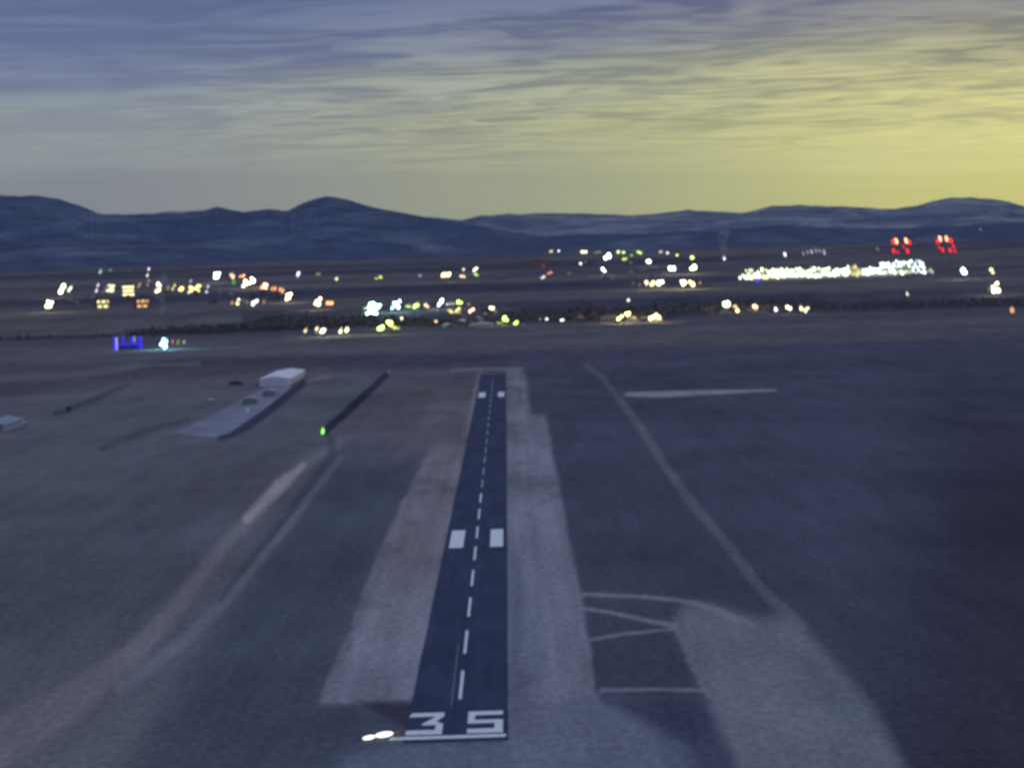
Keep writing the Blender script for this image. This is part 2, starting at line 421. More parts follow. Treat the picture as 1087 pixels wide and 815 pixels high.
# ------------------------------------------------------------------ threshold light units
lens = mat('runway_end_lens', (.9, .9, .9), emit=(1, .97, .95), es=1.5)
metal = mat('galvanised_metal', (.35, .36, .38), rough=.5, metal=.6)
orange = mat('orange_housing', (.5, .2, .12), rough=.6)
def light_unit(px, py, wm, hm, rz, label):
    x, y = flat(px, py)
    t = empty('runway_end_light', label, 'runway light', (x, y, 0), rz, 'twin light units beside the threshold bar')
    bm = bmesh.new()
    ellips(bm, (0, .55, .45+hm/2), wm/2+.12, .42, hm/2+.12, -rz*.8, 20, 10)
    bm_obj('housing', bm, orange, t, True)
    bm = bmesh.new(); ellips(bm, (0, .25, .45+hm/2), wm/2, .5, hm/2, -rz*.8, 20, 10)
    bm_obj('lens', bm, lens, t, True)
    for sx in (-1, 1):
        for yy in (.1, .95):
            bm = bmesh.new(); tube(bm, (sx*wm*.28, yy, 0), (sx*wm*.28, yy, .6), .07, .06); bm_obj('leg', bm, metal, t)
light_unit(408, 784.5, 4.2, 1.25, .12, 'longer white runway light unit, next to the end of the threshold bar')
light_unit(391.8, 787, 2.9, .95, .16, 'shorter white runway light unit, outermost from the threshold bar')
bmx = bmesh.new(); tt = empty('junction_post', 'small dark junction post between the white lights and the threshold bar', 'post', flat(422, 783)+(0,))
tube(bmx, (0, 0, 0), (0, 0, 1.1), .18, .14); bm_obj('post', bmx, metal, tt)
bmx = bmesh.new(); box(bmx, -.55, .55, -.25, .25, 1.0, 1.5); bm_obj('box', bmx, orange, tt)

# ------------------------------------------------------------------ buildings
wallw = mat('white_metal_cladding', (.80, .82, .88), .55, .08, .3)
roofw = mat('pale_metal_roof', (.80, .82, .90), .45, .10, .12)
wallg = mat('grey_cladding', (.26, .27, .30), .7, .15, .3)
walld = mat('dark_cladding', (.10, .10, .12), .8, .2, .3)
wallt = mat('tan_wall', (.32, .28, .24), .8, .15, .3)
roofd = mat('dark_shingle_roof', (.07, .07, .09), .9, .3, .5)
roofp = mat('pale_roof', (.30, .31, .36), .6, .15, .3)
doorm = mat('door_paint', (.16, .17, .2), .6)
frame_m = mat('window_frame_paint', (.4, .4, .42), .6)
glassd = mat('dark_window_glass', (.03, .035, .05), .15, spec=.6)
def building(name, label, cat, loc, w, d, h, rz=0.0, wm=wallg, rm=roofd, group=None, win=None, nwin=3, pitch=.22, rows=1, door=True, winfrac=.6):
    t = empty(name, label, cat, loc, rz, group)
    bm = bmesh.new(); rise = w*pitch/2
    prism_y(bm, [(-w/2, 0), (w/2, 0), (w/2, h), (0, h+rise), (-w/2, h)], -d/2, d/2)
    bm_obj('wall', bm, wm, t)
    bm = bmesh.new(); o = .03*w+.3; th = .25
    prism_y(bm, [(-w/2-o, h-o*pitch+.06), (0, h+rise+.06), (w/2+o, h-o*pitch+.06), (w/2+o, h-o*pitch+.06+th), (0, h+rise+.06+th), (-w/2-o, h-o*pitch+.06+th)], -d/2-o, d/2+o)
    bm_obj('roof', bm, rm, t)
    x0, x1 = -w/2+.05*w, w/2-.05*w
    if door:
        bm = bmesh.new(); dw = min(w*.18, 4.0); box(bm, x0, x0+dw, -d/2-.08, -d/2+.02, .0, min(h*.6, 3.2)); bm_obj('door', bm, doorm, t)
        x0 += dw+.03*w
    if nwin:
        cw = (x1-x0)/nwin; rh = h/rows
        for r_ in range(rows):
            for i in range(nwin):
                cx = x0+cw*(i+.5); ww = cw*winfrac/2; zc = rh*(r_+.55); wh = rh*.28
                bm = bmesh.new(); box(bm, cx-ww-.15, cx+ww+.15, -d/2-.07, -d/2+.02, zc-wh-.15, zc+wh+.15)
                f = bm_obj('window', bm, frame_m, t)
                bm = bmesh.new(); box(bm, cx-ww, cx+ww, -d/2-.12, -d/2-.03, zc-wh, zc+wh)
                bm_obj('pane', bm, win[(i+r_) % len(win)] if win else glassd, f)
    return t

# big white hangar, long side parallel to the runway
x, y = flat(291.5, 410)
hg = building('hangar', 'large white metal hangar at the far end of the pale apron', 'hangar', (x, y+75, 0), 26, 150, 6.4, 0, wallw, roofw, nwin=0, pitch=.16, door=False)
bm = bmesh.new()
for i in range(4): box(bm, -9+i*4.6, -4.6+i*4.6, -75.12, -74.98, 0, 4.9)
bm_obj('sliding_door', bm, mat('hangar_door_panels', (.66, .70, .78), .5, .08), hg)
for i in range(6):
    bm = bmesh.new(); box(bm, 12.98, 13.1, -62+i*24, -50+i*24, .0, 4.2); bm_obj('side_door', bm, wallg, hg)
def concrete():
    return mat('apron_concrete', tuple(np.array(srgb(84, 92, 119))*ALB), .9, .22, .035, spec=.05)
ap = [flat(*p) for p in ((184, 459.5), (226, 464.5), (243, 460), (262, 447), (285, 431), (310, 410), (286, 409), (262, 421), (232, 437))]
sheet('apron', [ap], .05, concrete())
building('shed', 'small grey shed on the apron in front of the white hangar', 'shed', flat(266, 428)+(0,), 11, 22, 3.6, .05, wallg, roofp, nwin=0)
building('shed', 'pale grey shed against the near end of the white hangar', 'shed', flat(287, 420)+(0,), 9, 26, 4.2, 0, wallg, roofp, nwin=0)
building('shed', 'low black shed alone on grass left of white hangar', 'shed', flat(250, 408.5)+(0,), 11, 8, 2.2, .3, walld, roofd, nwin=1)
building('hangar', 'bluish hangar cut by the left edge of the picture', 'hangar', flat(-2, 456)+(0,), 22, 60, 5.2, 0, mat('blue_grey_cladding', (.30, .35, .45), .6), mat('blue_grey_roof', (.24, .29, .38), .6), nwin=2)
# upright white tank
t = empty('storage_tank', 'small white upright fuel tank on the right edge of apron', 'tank', flat(263, 440)+(0,))
bm = bmesh.new(); tube(bm, (0, 0, .5), (0, 0, 4.2), 1.25, 1.25, 20); tube(bm, (0, 0, 4.2), (0, 0, 4.9), 1.25, .3, 20); bm_obj('tank_shell', bm, mat('tank_paint', (.85, .88, .92), .4), t, True)
bm = bmesh.new(); tube(bm, (0, 0, 4.9), (0, 0, 5.3), .25, .2); bm_obj('vent', bm, metal, t)
for sx, sy in ((1, 1), (1, -1), (-1, 1), (-1, -1)):
    bm = bmesh.new(); box(bm, sx*.8-.12, sx*.8+.12, sy*.8-.12, sy*.8+.12, 0, .7); bm_obj('leg', bm, metal, t)
# vans
whitep = mat('white_vehicle_paint', (.8, .82, .86), .35); tyre = mat('tyre_rubber', (.03, .03, .03), .9)
def van(label, loc, rz, k=1.0):
    t = empty('parked_van', label, 'van', loc, rz)
    bm = bmesh.new(); prism_y(bm, [(-2.6, .45), (2.55, .45), (2.6, 1.2), (1.75, 1.35), (1.2, 2.2), (-2.5, 2.3), (-2.6, 2.1)], -.95, .95)
    bmesh.ops.bevel(bm, geom=bm.edges[:], offset=.08, segments=2, affect='EDGES')
    bm_obj('body', bm, whitep, t, True)
    bm = bmesh.new(); prism_y(bm, [(1.72, 1.42), (1.80, 1.42), (1.30, 2.12), (1.22, 2.12)], -.82, .82); bm_obj('windscreen', bm, glassd, t)
    for sx in (-1.6, 1.65):
        for sy in (-.9, .9):
            bm = bmesh.new(); tube(bm, (sx, sy-.12, .38), (sx, sy+.12, .38), .38, .38, 16); wh = bm_obj('wheel', bm, tyre, t)
            bm = bmesh.new(); tube(bm, (sx, sy-.14, .38), (sx, sy+.14, .38), .2, .2, 12); bm_obj('rim', bm, metal, wh)
    t.scale = (k, k, k)
van('white van parked alone on grass left of the apron', flat(224, 426)+(0,), .4)
van('white van parked beside the bluish hangar at left edge', flat(22, 451)+(0,), .9, 1.5)

# ------------------------------------------------------------------ trees
leaf_d = mat('dark_foliage', (.19, .18, .19), .95, .5, .4, spec=.05)
bark = mat('bark', (.06, .055, .06), .9)
def clump(vs, fs, c, s):
    k = len(vs)
    for _ in range(4):
        n = Vector(rng.normal(size=3)).normalized(); u = n.orthogonal().normalized(); w = n.cross(u)
        t = rng.random()*6.28; u, w = u*math.cos(t)+w*math.sin(t), w*math.cos(t)-u*math.sin(t)
        o = Vector(c)+Vector(rng.normal(size=3))*s*.5; k = len(vs)
        vs += [o-u*s*.7, o+w*s*.45, o+u*s*.7, o-w*s*.4]; fs.append((k, k+1, k+2, k+3))
def tree(px, py, h, label, group=None):
    x, y = flat(px, py); t = empty('tree', label, 'tree', (x, y, 0), 0, group)
    bm = bmesh.new(); tube(bm, (0, 0, 0), (.2, 0, h*.35), h*.035, h*.022); tube(bm, (.2, 0, h*.35), (0, .1, h*.8), h*.022, h*.008)
    for i in range(7):
        a = i*2.4; z = h*(.3+.07*i); tube(bm, (.1, 0, z), (math.cos(a)*h*.26, math.sin(a)*h*.26, z+h*.15), h*.012, h*.004, 5)
    bm_obj('trunk', bm, bark, t)
    vs, fs = [], []
    for i in range(420):
        d = Vector(rng.normal(size=3)).normalized(); r_ = (.55+.45*rng.random())
        lob = 1+.25*math.sin(3*math.atan2(d.y, d.x)+d.z*4)
        clump(vs, fs, (d.x*h*.33*r_*lob, d.y*h*.33*r_*lob, h*.60+d.z*h*.38*r_), h*.05)
    mesh_obj('crown', vs, fs, leaf_d, t)
tree(73, 439, 6.2, 'single dark tree at the end of a dark line, far left')
tree(207, 356, 9, 'rounded dark tree standing beside the cyan lamp'); tree(232, 354.5, 8, 'small dark tree right of the lamps by the blue canopy')

def belt(name, line, n, depth, hmin, hmax):
    pts = [hit(*p) for p in line]
    vs, fs = [], []
    seg = [(pts[i+1]-pts[i]).length for i in range(len(pts)-1)]; tot = sum(seg)
    for _ in range(n):
        s = rng.random()*tot; i = 0
        while s > seg[i] and i < len(seg)-1: s -= seg[i]; i += 1
        t = min(s/seg[i], 1.0)
        p = pts[i].lerp(pts[i+1], t)
        gap = float(fbm(np.array([p.x/120.0]), np.array([3.3]), 77, 3)[0])
        if gap < .26: continue
        x = p.x+rng.normal()*14; yy = p.y+rng.random()*depth*(.4+gap); z = float(terr(x, yy)); h = (hmin+(hmax-hmin)*rng.random())*(.6+.8*gap)
        for _k in range(34):
            d = Vector(rng.normal(size=3)).normalized()*(.5+.5*rng.random())
            s2 = h*.15
            n_ = Vector(rng.normal(size=3)).normalized(); u = n_.orthogonal().normalized(); w = n_.cross(u)
            o = Vector((x+d.x*h*.36, yy+d.y*h*.36, z+h*.52+d.z*h*.45)); k = len(vs)
            vs += [o-u*s2*1.3, o+w*s2, o+u*s2*1.3, o-w*s2]; fs.append((k, k+1, k+2, k+3))
        k = len(vs); vs += [(x-.3, yy, z), (x+.3, yy, z), (x+.2, yy, z+h*.6), (x-.2, yy, z+h*.6)]; fs.append((k, k+1, k+2, k+3))
    o = mesh_obj(name, vs, fs, leaf_d); o['kind'] = 'stuff'; return o
BELTS = (
    ([(-20, 361), (60, 359), (120, 357)], 60, 50, 3, 5, 'thin dark line of trees left of the blue lit canopy'),
    ([(135, 357), (240, 354), (330, 350)], 210, 300, 6, 10, 'dark wood behind the blue canopy and the cyan lamp'),
    ([(262, 350), (330, 349), (395, 347)], 200, 420, 6, 11, 'dark wood left of the bright cyan floodlights'),
    ([(400, 347), (470, 347), (532, 344)], 130, 380, 6, 10, 'dark trees among the houses in the middle of town'),
    ([(545, 342), (620, 341), (712, 338)], 240, 520, 6, 10, 'dark shelter belt behind the two yellow lit houses'),
    ([(708, 335), (770, 333), (860, 330)], 240, 450, 6, 10, 'dark shelter belt behind the row of warm lamps at right'),
    ([(855, 331), (960, 328), (1100, 325)], 260, 380, 4, 7, 'long dark shelter belt reaching the right edge'))
for line, n, depth, h0, h1, lb in BELTS:
    o = belt('shelter_belt', line, int(n*1.35), depth, h0, h1); o['label'] = lb; o['category'] = 'trees'

# ------------------------------------------------------------------ lamps
def ordinal(n):
    w = 'zeroth first second third fourth fifth sixth seventh eighth ninth tenth eleventh twelfth'.split()
    if n < len(w): return w[n]
    return f"{n}{'th' if 10 <= n % 100 <= 20 else {1:'st',2:'nd',3:'rd'}.get(n % 10, 'th')}"
COLS = {
 'white': ((1, .97, .86), 'white'), 'cool': ((.80, .93, 1), 'cool white'), 'cyan': ((.50, 1, .88), 'bright cyan white'),
 'yellow': ((1, .85, .30), 'yellow'), 'ywhite': ((1, .93, .56), 'yellow white'), 'warm': ((1, .79, .42), 'warm white'),
 'orange': ((1, .44, .16), 'orange'), 'orwhite': ((1, .68, .42), 'orange white'), 'red': ((1, .01, .01), 'red'),
 'ygreen': ((.74, 1, .20), 'yellow green'), 'green': ((.30, 1, .12), 'green'), 'pgreen': ((.82, 1, .68), 'pale green'),
 'violet': ((.82, .80, 1), 'violet white'), 'blue': ((.03, .01, 1), 'blue'), 'cyanb': ((.35, .85, 1), 'light blue')}
EM = {}
def emat(c, s):
    s = 1.5*s*s+.25*s if s < 1.2 else 1.9*s**1.3
    k = (c, round(s, 1))
    if k not in EM:
        m = mat(f'lamp_glow_{c}', tuple(.06*v for v in COLS[c][0]), emit=COLS[c][0], es=s); EM[k] = m
    return EM[k]
polem = mat('lamp_pole_metal', (.15, .15, .16), .6)
def lamp(px, py, w, h, c, s, label, group, name='street_lamp', cat='street lamp', mast=3.6, slant=0.12):
    g = hit(px, py+h*.4+mast); D = (g-Vector((0, 0, CAMH))).length; m = D/F_
    hz = (h*.4+mast)*m
    t = empty(name, label, cat, g, 0, group)
    w *= .96; h *= .96
    core = 1.9
    nx = max(1, int(round(w/3.9))); nz = max(1, int(round(h/5.5)))
    bm = bmesh.new(); tube(bm, (0, 0, -1), (0, 0, hz), .35, .2, 8); 
    if nx > 1: tube(bm, (-w*m*.35, 0, hz), (w*m*.35, 0, hz), .14, .14, 6)
    else: tube(bm, (0, 0, hz), (0, -.9, hz+.3), .12, .1, 6)
    bm_obj('pole', bm, polem, t)
    bm = bmesh.new()
    rw = max(w-1.6, 1.3)/nx/2; rh = max(h-1.6, 1.6)/nz/2
    for i in range(nx):
        for j in range(nz):
            ox = (i+.5-nx/2)*2*rw; oz = (j+.5-nz/2)*2*rh
            jx = (random.random()-.5)*rw*.7; jz = (random.random()-.5)*rh*1.5
            k1 = .55+.5*random.random()
            ellips(bm, ((ox+jx+oz*slant*1.3)*m, -1.0, hz+(oz+jz)*m), rw*m*k1, min(rw, rh)*m*.8, rh*m*k1, slant*1.5, 10, 6)
    tube(bm, (-rh*nz*slant*1.3*m, -1.0, hz-rh*nz*.9*m), (rh*nz*slant*1.3*m, -1.0, hz+rh*nz*.9*m), .25, .25, 6)
    if nx > 1: tube(bm, (-rw*nx*.9*m, -1.0, hz), (rw*nx*.9*m, -1.0, hz), .25, .25, 6)
    bm_obj('lamp_head', bm, emat(c, s), t, True)
    if s >= 1.7:
        pl = bpy.data.lights.new('light_pool', 'POINT'); pl.energy = 11000*s*s; pl.color = COLS[c][0]; pl.shadow_soft_size = 1.5
        po = bpy.data.objects.new('light_pool', pl); COL.objects.link(po); po.parent = t; po.location = (0, -3, hz+h*m*.6+2)
    return t
def cluster(place, group, rows, **kw):
    rows = sorted(rows); cnt = {}
    for r_ in rows: cnt[r_[4]] = cnt.get(r_[4], 0)+1
    seen = {}
    for r_ in rows:
        px, py, w, h, c, s = r_; nm = COLS[c][1]; seen[c] = seen.get(c, 0)+1
        kind = kw.get('kind', 'lamp')
        if cnt[c] == 1: lb = f"only {nm} {kind} {place}"
        else: lb = f"{ordinal(seen[c])} {nm} {kind} from the left {place}"
        lamp(px, py, w, h, c, s, lb, group, kw.get('name', 'street_lamp'), kw.get('cat', 'street lamp'), kw.get('mast', 3.6), kw.get('slant', .30))

cluster('in the faint top row of the left town', 'lamps of the left town', [
 (107, 287, 5, 8, 'cool', .55), (118, 287, 6, 5, 'cool', .35), (138, 288, 4, 4, 'cool', .25), (157.6, 289, 4, 11, 'white', 1.1)])
cluster('in the main row of the left town', 'lamps of the left town', [
 (66.5, 307, 6, 14, 'ywhite', 2.2), (75, 307, 5, 12, 'pgreen', 1.2), (103.5, 305, 4, 12, 'violet', .9), (111, 307, 3, 10, 'violet', .4),
 (118, 306, 11, 11, 'ywhite', 1.0), (148, 303, 4, 9, 'yellow', .5), (157.6, 301, 4, 9, 'warm', .5), (168.7, 305.5, 8, 11, 'ywhite', 1.7),
 (179, 303.6, 5, 8, 'warm', .35), (184.7, 304, 4, 10, 'yellow', .9), (193, 306.7, 7, 9, 'yellow', 1.2), (203, 298.5, 4, 6, 'cool', .6),
 (210.7, 305, 7, 11, 'yellow', 1.4), (203, 307, 7, 9, 'yellow', 1.3), (221, 306, 6, 11, 'violet', .8), (234, 308, 3, 9, 'violet', .3),
 (230.5, 292.6, 9, 11, 'white', 3.0), (246.5, 292, 7, 8, 'orwhite', 1.2), (257, 293, 8, 6, 'orange', 1.1), (248, 301, 5, 7, 'green', .5),
 (261, 301, 8, 9, 'ywhite', 2.0), (268, 298.5, 8, 9, 'ywhite', 2.6), (278, 303.6, 5, 8, 'orange', .9)])
cluster('in the lower row of the left town', 'lamps of the left town', [
 (52.3, 323.7, 10, 12, 'ywhite', 2.4), (246.5, 321, 4, 6, 'orange', .7), (252.4, 320.4, 6, 9, 'ywhite', 1.3),
 (263, 320, 3, 6, 'violet', .4), (270.5, 320.4, 9, 8, 'white', 1.4), (280.3, 319, 5, 8, 'orange', .6)])
cluster('in the diagonal string beside the left town', 'lamps strung down to the right of the left town', [
 (281.6, 303.6, 8, 9, 'orwhite', 1.6), (290.6, 306, 7, 8, 'orange', 1.0), (298.9, 309, 7, 8, 'orange', 1.0),
 (306.6, 314, 8, 10, 'warm', 3.0), (337.5, 321, 9, 11, 'warm', 3.0), (350, 321.7, 10, 7, 'orange', 1.3)])
cluster('in the sparse row below the central peak', 'lamps below the central peak', [
 (317, 292.8, 5, 8, 'violet', 1.2), (337.5, 292, 8, 5, 'orwhite', .4), (358, 295, 6, 6, 'ywhite', .9), (402, 295, 10, 5, 'ygreen', .8),
 (446.5, 293, 6, 4, 'cyanb', .6), (474, 293.3, 11, 7, 'yellow', 2.2), (492, 285, 5, 5, 'ywhite', .9), (491.5, 293, 8, 5, 'orwhite', 1.2),
 (505, 285, 7, 7, 'ywhite', 1.8), (506, 291.8, 8, 5, 'ygreen', .8)])
cluster('in the bright middle of town', 'lamps in the middle of town', [
 (397, 327.6, 15, 15, 'cyan', 4.0), (389, 327, 9, 4, 'pgreen', 1.0), (420.7, 323.7, 11, 11, 'cyan', 3.4), (442.6, 323, 8, 8, 'ygreen', 1.6), (434, 325.5, 9, 4, 'ygreen', 1.0),
 (453, 324.8, 8, 6, 'orwhite', 1.1), (467.8, 321.7, 8, 8, 'cool', 2.4), (487.7, 321, 8, 7, 'ygreen', 1.6), (478, 322.6, 12, 3, 'white', .8), (478, 329.5, 7, 6, 'yellow', 1.1), (486.5, 328, 7, 6, 'yellow', 1.2),
 (500.5, 329, 8, 6, 'orwhite', 1.4), (514.7, 332, 6, 4, 'warm', .4), (522, 327.6, 7, 6, 'ywhite', 1.4), (526, 330.7, 5, 5, 'warm', .5), (497, 322.5, 6, 3, 'orwhite', .5)])
cluster('in the front row nearest the runway', 'lamps in the front row of town', [
 (325, 349.5, 6, 8, 'warm', .9), (337, 350.5, 5, 8, 'ywhite', 1.0), (342.8, 350.8, 7, 9, 'ywhite', 1.8), (362, 350, 6, 8, 'ywhite', 1.7), (368, 349, 6, 8, 'ywhite', 1.5),
 (404, 348.7, 10, 8, 'ygreen', 2.2), (413.5, 342.3, 10, 8, 'ygreen', 2.2), (418, 347, 8, 6, 'yellow', .9), (426.4, 338.4, 6, 6, 'ywhite', 1.2), (463, 341, 6, 5, 'orwhite', 1.0),
 (537, 339, 8, 7, 'ygreen', 2.0), (531, 343, 8, 3, 'ygreen', .9), (547.7, 342.3, 7, 6, 'ygreen', 1.5), (580, 339, 6, 5, 'white', 1.2), (574, 339, 5, 3, 'violet', .5), (596.7, 339.7, 7, 5, 'white', 1.4),
 (658.5, 337, 9, 7, 'yellow', 2.6), (665.5, 334, 8, 7, 'yellow', 2.2), (673, 337, 6, 4, 'orange', 1.0), (667.5, 318.3, 6, 6, 'white', 1.0)])
cluster('on the far slope right of centre', 'lamps on the far slope', [
 (585, 267.6, 6, 4, 'warm', .8), (593.3, 267, 6, 5, 'white', 1.1), (576.8, 281.8, 4, 5, 'red', .7), (583.3, 290, 7, 4, 'orange', .9), (576.6, 294.6, 7, 5, 'white', 1.1),
 (604.4, 290, 7, 4, 'violet', .3), (616, 279, 5, 5, 'white', 1.2), (622, 278, 3, 5, 'violet', .4), (619.9, 267, 8, 5, 'ywhite', 1.5), (634.8, 267.6, 8, 4, 'ygreen', .6),
 (645, 272, 10, 8, 'white', 2.6), (656, 267.4, 6, 5, 'ygreen', 1.4), (662, 267.8, 6, 5, 'ygreen', 1.2), (670, 270.7, 6, 4, 'ygreen', .7), (663.6, 274.8, 7, 4, 'ygreen', 1.0), (670, 278.7, 5, 3, 'ygreen', .4),
 (679, 268, 9, 4, 'ygreen', 1.0), (688.6, 277.4, 8, 6, 'white', 2.0), (701, 268, 6, 4, 'violet', .7), (709, 267.6, 6, 5, 'white', 1.1), (719, 271, 6, 5, 'ygreen', 1.3),
 (734.5, 272.7, 6, 6, 'ygreen', 1.2), (735.8, 284.3, 10, 8, 'ywhite', 3.0), (713.4, 285.6, 9, 7, 'white', 2.4), (641, 287, 8, 6, 'white', 2.2), (769.3, 273.3, 4, 6, 'cool', 1.2)], slant=-.12)
cluster('in the warm row right of centre', 'warm lamps in the row right of centre', [
 (672, 300.5, 5, 4, 'warm', .4), (679, 301, 4, 5, 'orange', .5), (686.5, 301.6, 6, 7, 'orwhite', 1.5), (692.5, 302, 8, 7, 'yellow', 2.0), (701, 299.3, 10, 8, 'ywhite', 2.2),
 (726, 299.8, 8, 9, 'ywhite', 2.3), (734, 300.8, 9, 7, 'yellow', 2.2), (743.5, 299, 5, 6, 'orange', .7), (695.3, 336, 15, 7, 'warm', 2.6)], slant=-.1)
cluster('in the row before the right shelter belt', 'lamps before the right shelter belt', [
 (771.3, 324.8, 9, 8, 'ywhite', 2.2), (780.5, 324.5, 6, 5, 'orwhite', .9), (782.5, 328, 6, 7, 'warm', 1.4), (802, 324.8, 8, 8, 'orwhite', 2.0), (803, 329.5, 6, 4, 'orange', 1.0),
 (823, 327.3, 6, 8, 'violet', 1.3), (837.4, 327.3, 10, 7, 'ywhite', 1.7), (850, 326.3, 6, 8, 'warm', 1.5), (856, 328.2, 8, 7, 'ywhite', 1.5), (1075, 327.5, 6, 8, 'orange', .8)], slant=-.14)
cluster('scattered near the right edge', 'lamps near the right edge', [
 (833.5, 269.4, 4, 7, 'cool', 1.1), (931.4, 263.7, 4, 7, 'pgreen', .3), (1041, 245.7, 3, 8, 'pgreen', .4), (1022.6, 288, 7, 13, 'cool', 2.6),
 (1053, 288, 6, 10, 'ywhite', 1.0), (1056.8, 305.5, 10, 12, 'ywhite', 2.2), (1050, 308, 4, 7, 'warm', .4), (963.4, 311.4, 5, 8, 'pgreen', 1.0), (804.5, 299, 6, 4, 'blue', 1.2)], slant=-.2)
cluster('in the faint row left of the red beacons', 'faint lamps left of the red beacons', [
 (853+i*4.4, 267.9-i*.1, 2.6, 7+(i % 2), 'violet', .55+.12*((i*7) % 3)) for i in range(6)], slant=-.2)
# long lit strip on the right
strip = []
rs = random.Random(3)
x = 786.0; i = 0
while x < 989:
    base = 297-(x-807)*.0345
    if x < 832: c = 'pgreen' if rs.random() < .6 else 'ywhite'; s = 1.2
    elif x < 903: c = 'pgreen' if rs.random() < .8 else 'ywhite'; s = 1.3
    elif x < 914: c = 'yellow'; s = .6
    elif x < 968: c = 'pgreen' if rs.random() < .5 else 'cool'; s = 1.4
    else: c = 'cool' if x < 984 else 'pgreen'; s = 1.3 if x < 982 else .5
    hh = 8+rs.random()*3.5+(3 if x > 935 else 0)
    if x < 792 or x > 984: hh = 5
    strip.append((x, base-hh*.5-1.0, 4.8+rs.random()*1.6, hh+2, c, s*(.8+.5*rs.random())))
    x += 3.5+rs.random()*.9
cluster('along the long lit strip', 'floodlight masts of the long lit strip', strip, kind='floodlight', name='floodlight_mast', cat='floodlight', mast=2.4, slant=-.16)

# red beacon towers
def beacon_tower(px, pytop, pybase, px2, label, rows):
    g = hit(px, pybase); D = (g-Vector((0, 0, CAMH))).length; m = D/F_
    Ht = (pybase-pytop)*m
    t = empty('radio_tower', label, 'radio tower', g, 0, 'red lit radio towers')
    bm = bmesh.new(); w0 = 3.2; w1 = 1.2
    cs = ((1, 1), (1, -1), (-1, -1), (-1, 1))
    for a, c in cs: tube(bm, (a*w0, c*w0, -1), (a*w1, c*w1, Ht), .22, .14, 5)
    nb = 9
    for k in range(nb):
        z0 = Ht*k/nb; z1 = Ht*(k+1)/nb; wa = w0+(w1-w0)*k/nb; wb = w0+(w1-w0)*(k+1)/nb
        for q in range(4):
            a, c = cs[q], cs[(q+1) % 4]
            tube(bm, (a[0]*wa, a[1]*wa, z0), (c[0]*wb, c[1]*wb, z1), .1, .1, 4)
            tube(bm, (a[0]*wb, a[1]*wb, z1), (c[0]*wb, c[1]*wb, z1), .09, .09, 4)
    bm_obj('lattice', bm, polem, t)
    for (dx, py, w, h, c, s) in rows:
        bm = bmesh.new(); z = (pybase-py)*m
        ellips(bm, (dx*m*1.15, -1.5, z), w*m*.29, w*m*.25, h*m*.33, -.28, 10, 6)
        bm_obj('beacon', bm, emat(c, s) if c != 'redhot' else redhot, t, True)
redhot = mat('beacon_core', (.06, .02, .01), emit=(1, .34, .14), es=4.5)
beacon_tower(951.5, 249, 279, 0, 'red lit radio tower, left one of the left pair', [(.3, 256.5, 4.6, 10, 'redhot', 0), (-2.6, 257, 3.4, 8, 'red', 1.6), (-2.2, 266.5, 3.4, 8, 'red', 1.3), (1.5, 268, 3, 5, 'red', .9)])
beacon_tower(963, 249, 279, 0, 'red lit radio tower, right one of the left pair', [(-.6, 256, 4.4, 10, 'redhot', 0), (2.6, 258, 3, 8, 'red', 1.3), (.4, 266.5, 3.4, 8, 'red', 1.4), (-3, 262, 2.4, 6, 'red', .9)])
beacon_tower(999, 246.5, 278, 0, 'red lit radio tower, left one of the right pair', [(-.6, 254, 4.4, 10, 'redhot', 0), (-3.2, 257, 2.6, 8, 'red', 1.3), (1.6, 265.5, 3.2, 8, 'red', 1.2), (-1.6, 263, 2.6, 6, 'red', 1.0)])
beacon_tower(1008, 246.5, 278, 0, 'red lit radio tower, right one of the right pair', [(-2.4, 254, 4.0, 10, 'redhot', 0), (1.6, 256, 3.2, 9, 'red', 1.4), (3.6, 262, 2.6, 7, 'red', 1.1), (.6, 266, 3.2, 7, 'red', 1.4), (5, 267, 2.6, 6, 'red', 1.0)])

# lit blocks and halls
def bld_px(px, py, wpx, hpx, dm, rz=0, **kw):
    g = hit(px, py); m = (g-Vector((0, 0, CAMH))).length/F_
    return building(kw.pop('name', 'building'), kw.pop('label'), kw.pop('cat', 'building'), g, wpx*m, dm, hpx*m, rz, **kw)
bld_px(137.3, 315, 13, 12, 22, label='tallest yellow lit block in the main row of left town', wm=walld, win=[emat('ywhite', 1.3), emat('yellow', 1.2)], nwin=5, rows=3, winfrac=.75, door=False)
bld_px(109.5, 328, 16, 10, 22, label='yellow lit block low in the left town', wm=walld, win=[emat('yellow', .9), emat('ywhite', 1.2), emat('yellow', .5)], nwin=6, rows=2, winfrac=.7)
bld_px(151.5, 327.5, 16, 10, 22, label='orange lit block low in the left town', wm=walld, win=[emat('orange', .9), emat('orwhite', .9), emat('orange', .4)], nwin=6, rows=2, winfrac=.7)
bld_px(73, 323.5, 19, 3, 20, label='long pale low hall beside the bright lower left lamp', wm=wallg, rm=roofp, nwin=4)
bld_px(420, 350.5, 10, 4, 16, label='yellow green lit house beside the wood in front row', wm=wallt, win=[emat('ygreen', .7)], nwin=2, winfrac=.8)
bld_px(449.5, 334.5, 9, 2.5, 16, label='pale roofed house under the orange white lamp', wm=wallg, rm=roofw, nwin=2)
bld_px(476, 347.5, 10, 3, 16, .5, label='pale roofed house left of the middle front row', wm=wallg, rm=roofw, nwin=2)
bld_px(489, 344.5, 12, 4, 20, -.3, label='larger pale roofed house in the middle front row', wm=wallg, rm=roofw, nwin=3)
bld_px(511, 347, 24, 3, 18, label='longest pale shed ending at the yellow green lamp', wm=wallw, rm=roofw, nwin=5)
bld_px(532.8, 296, 15, 3, 20, label='pale long shed alone beyond the middle of town', wm=wallg, rm=roofw, nwin=3)
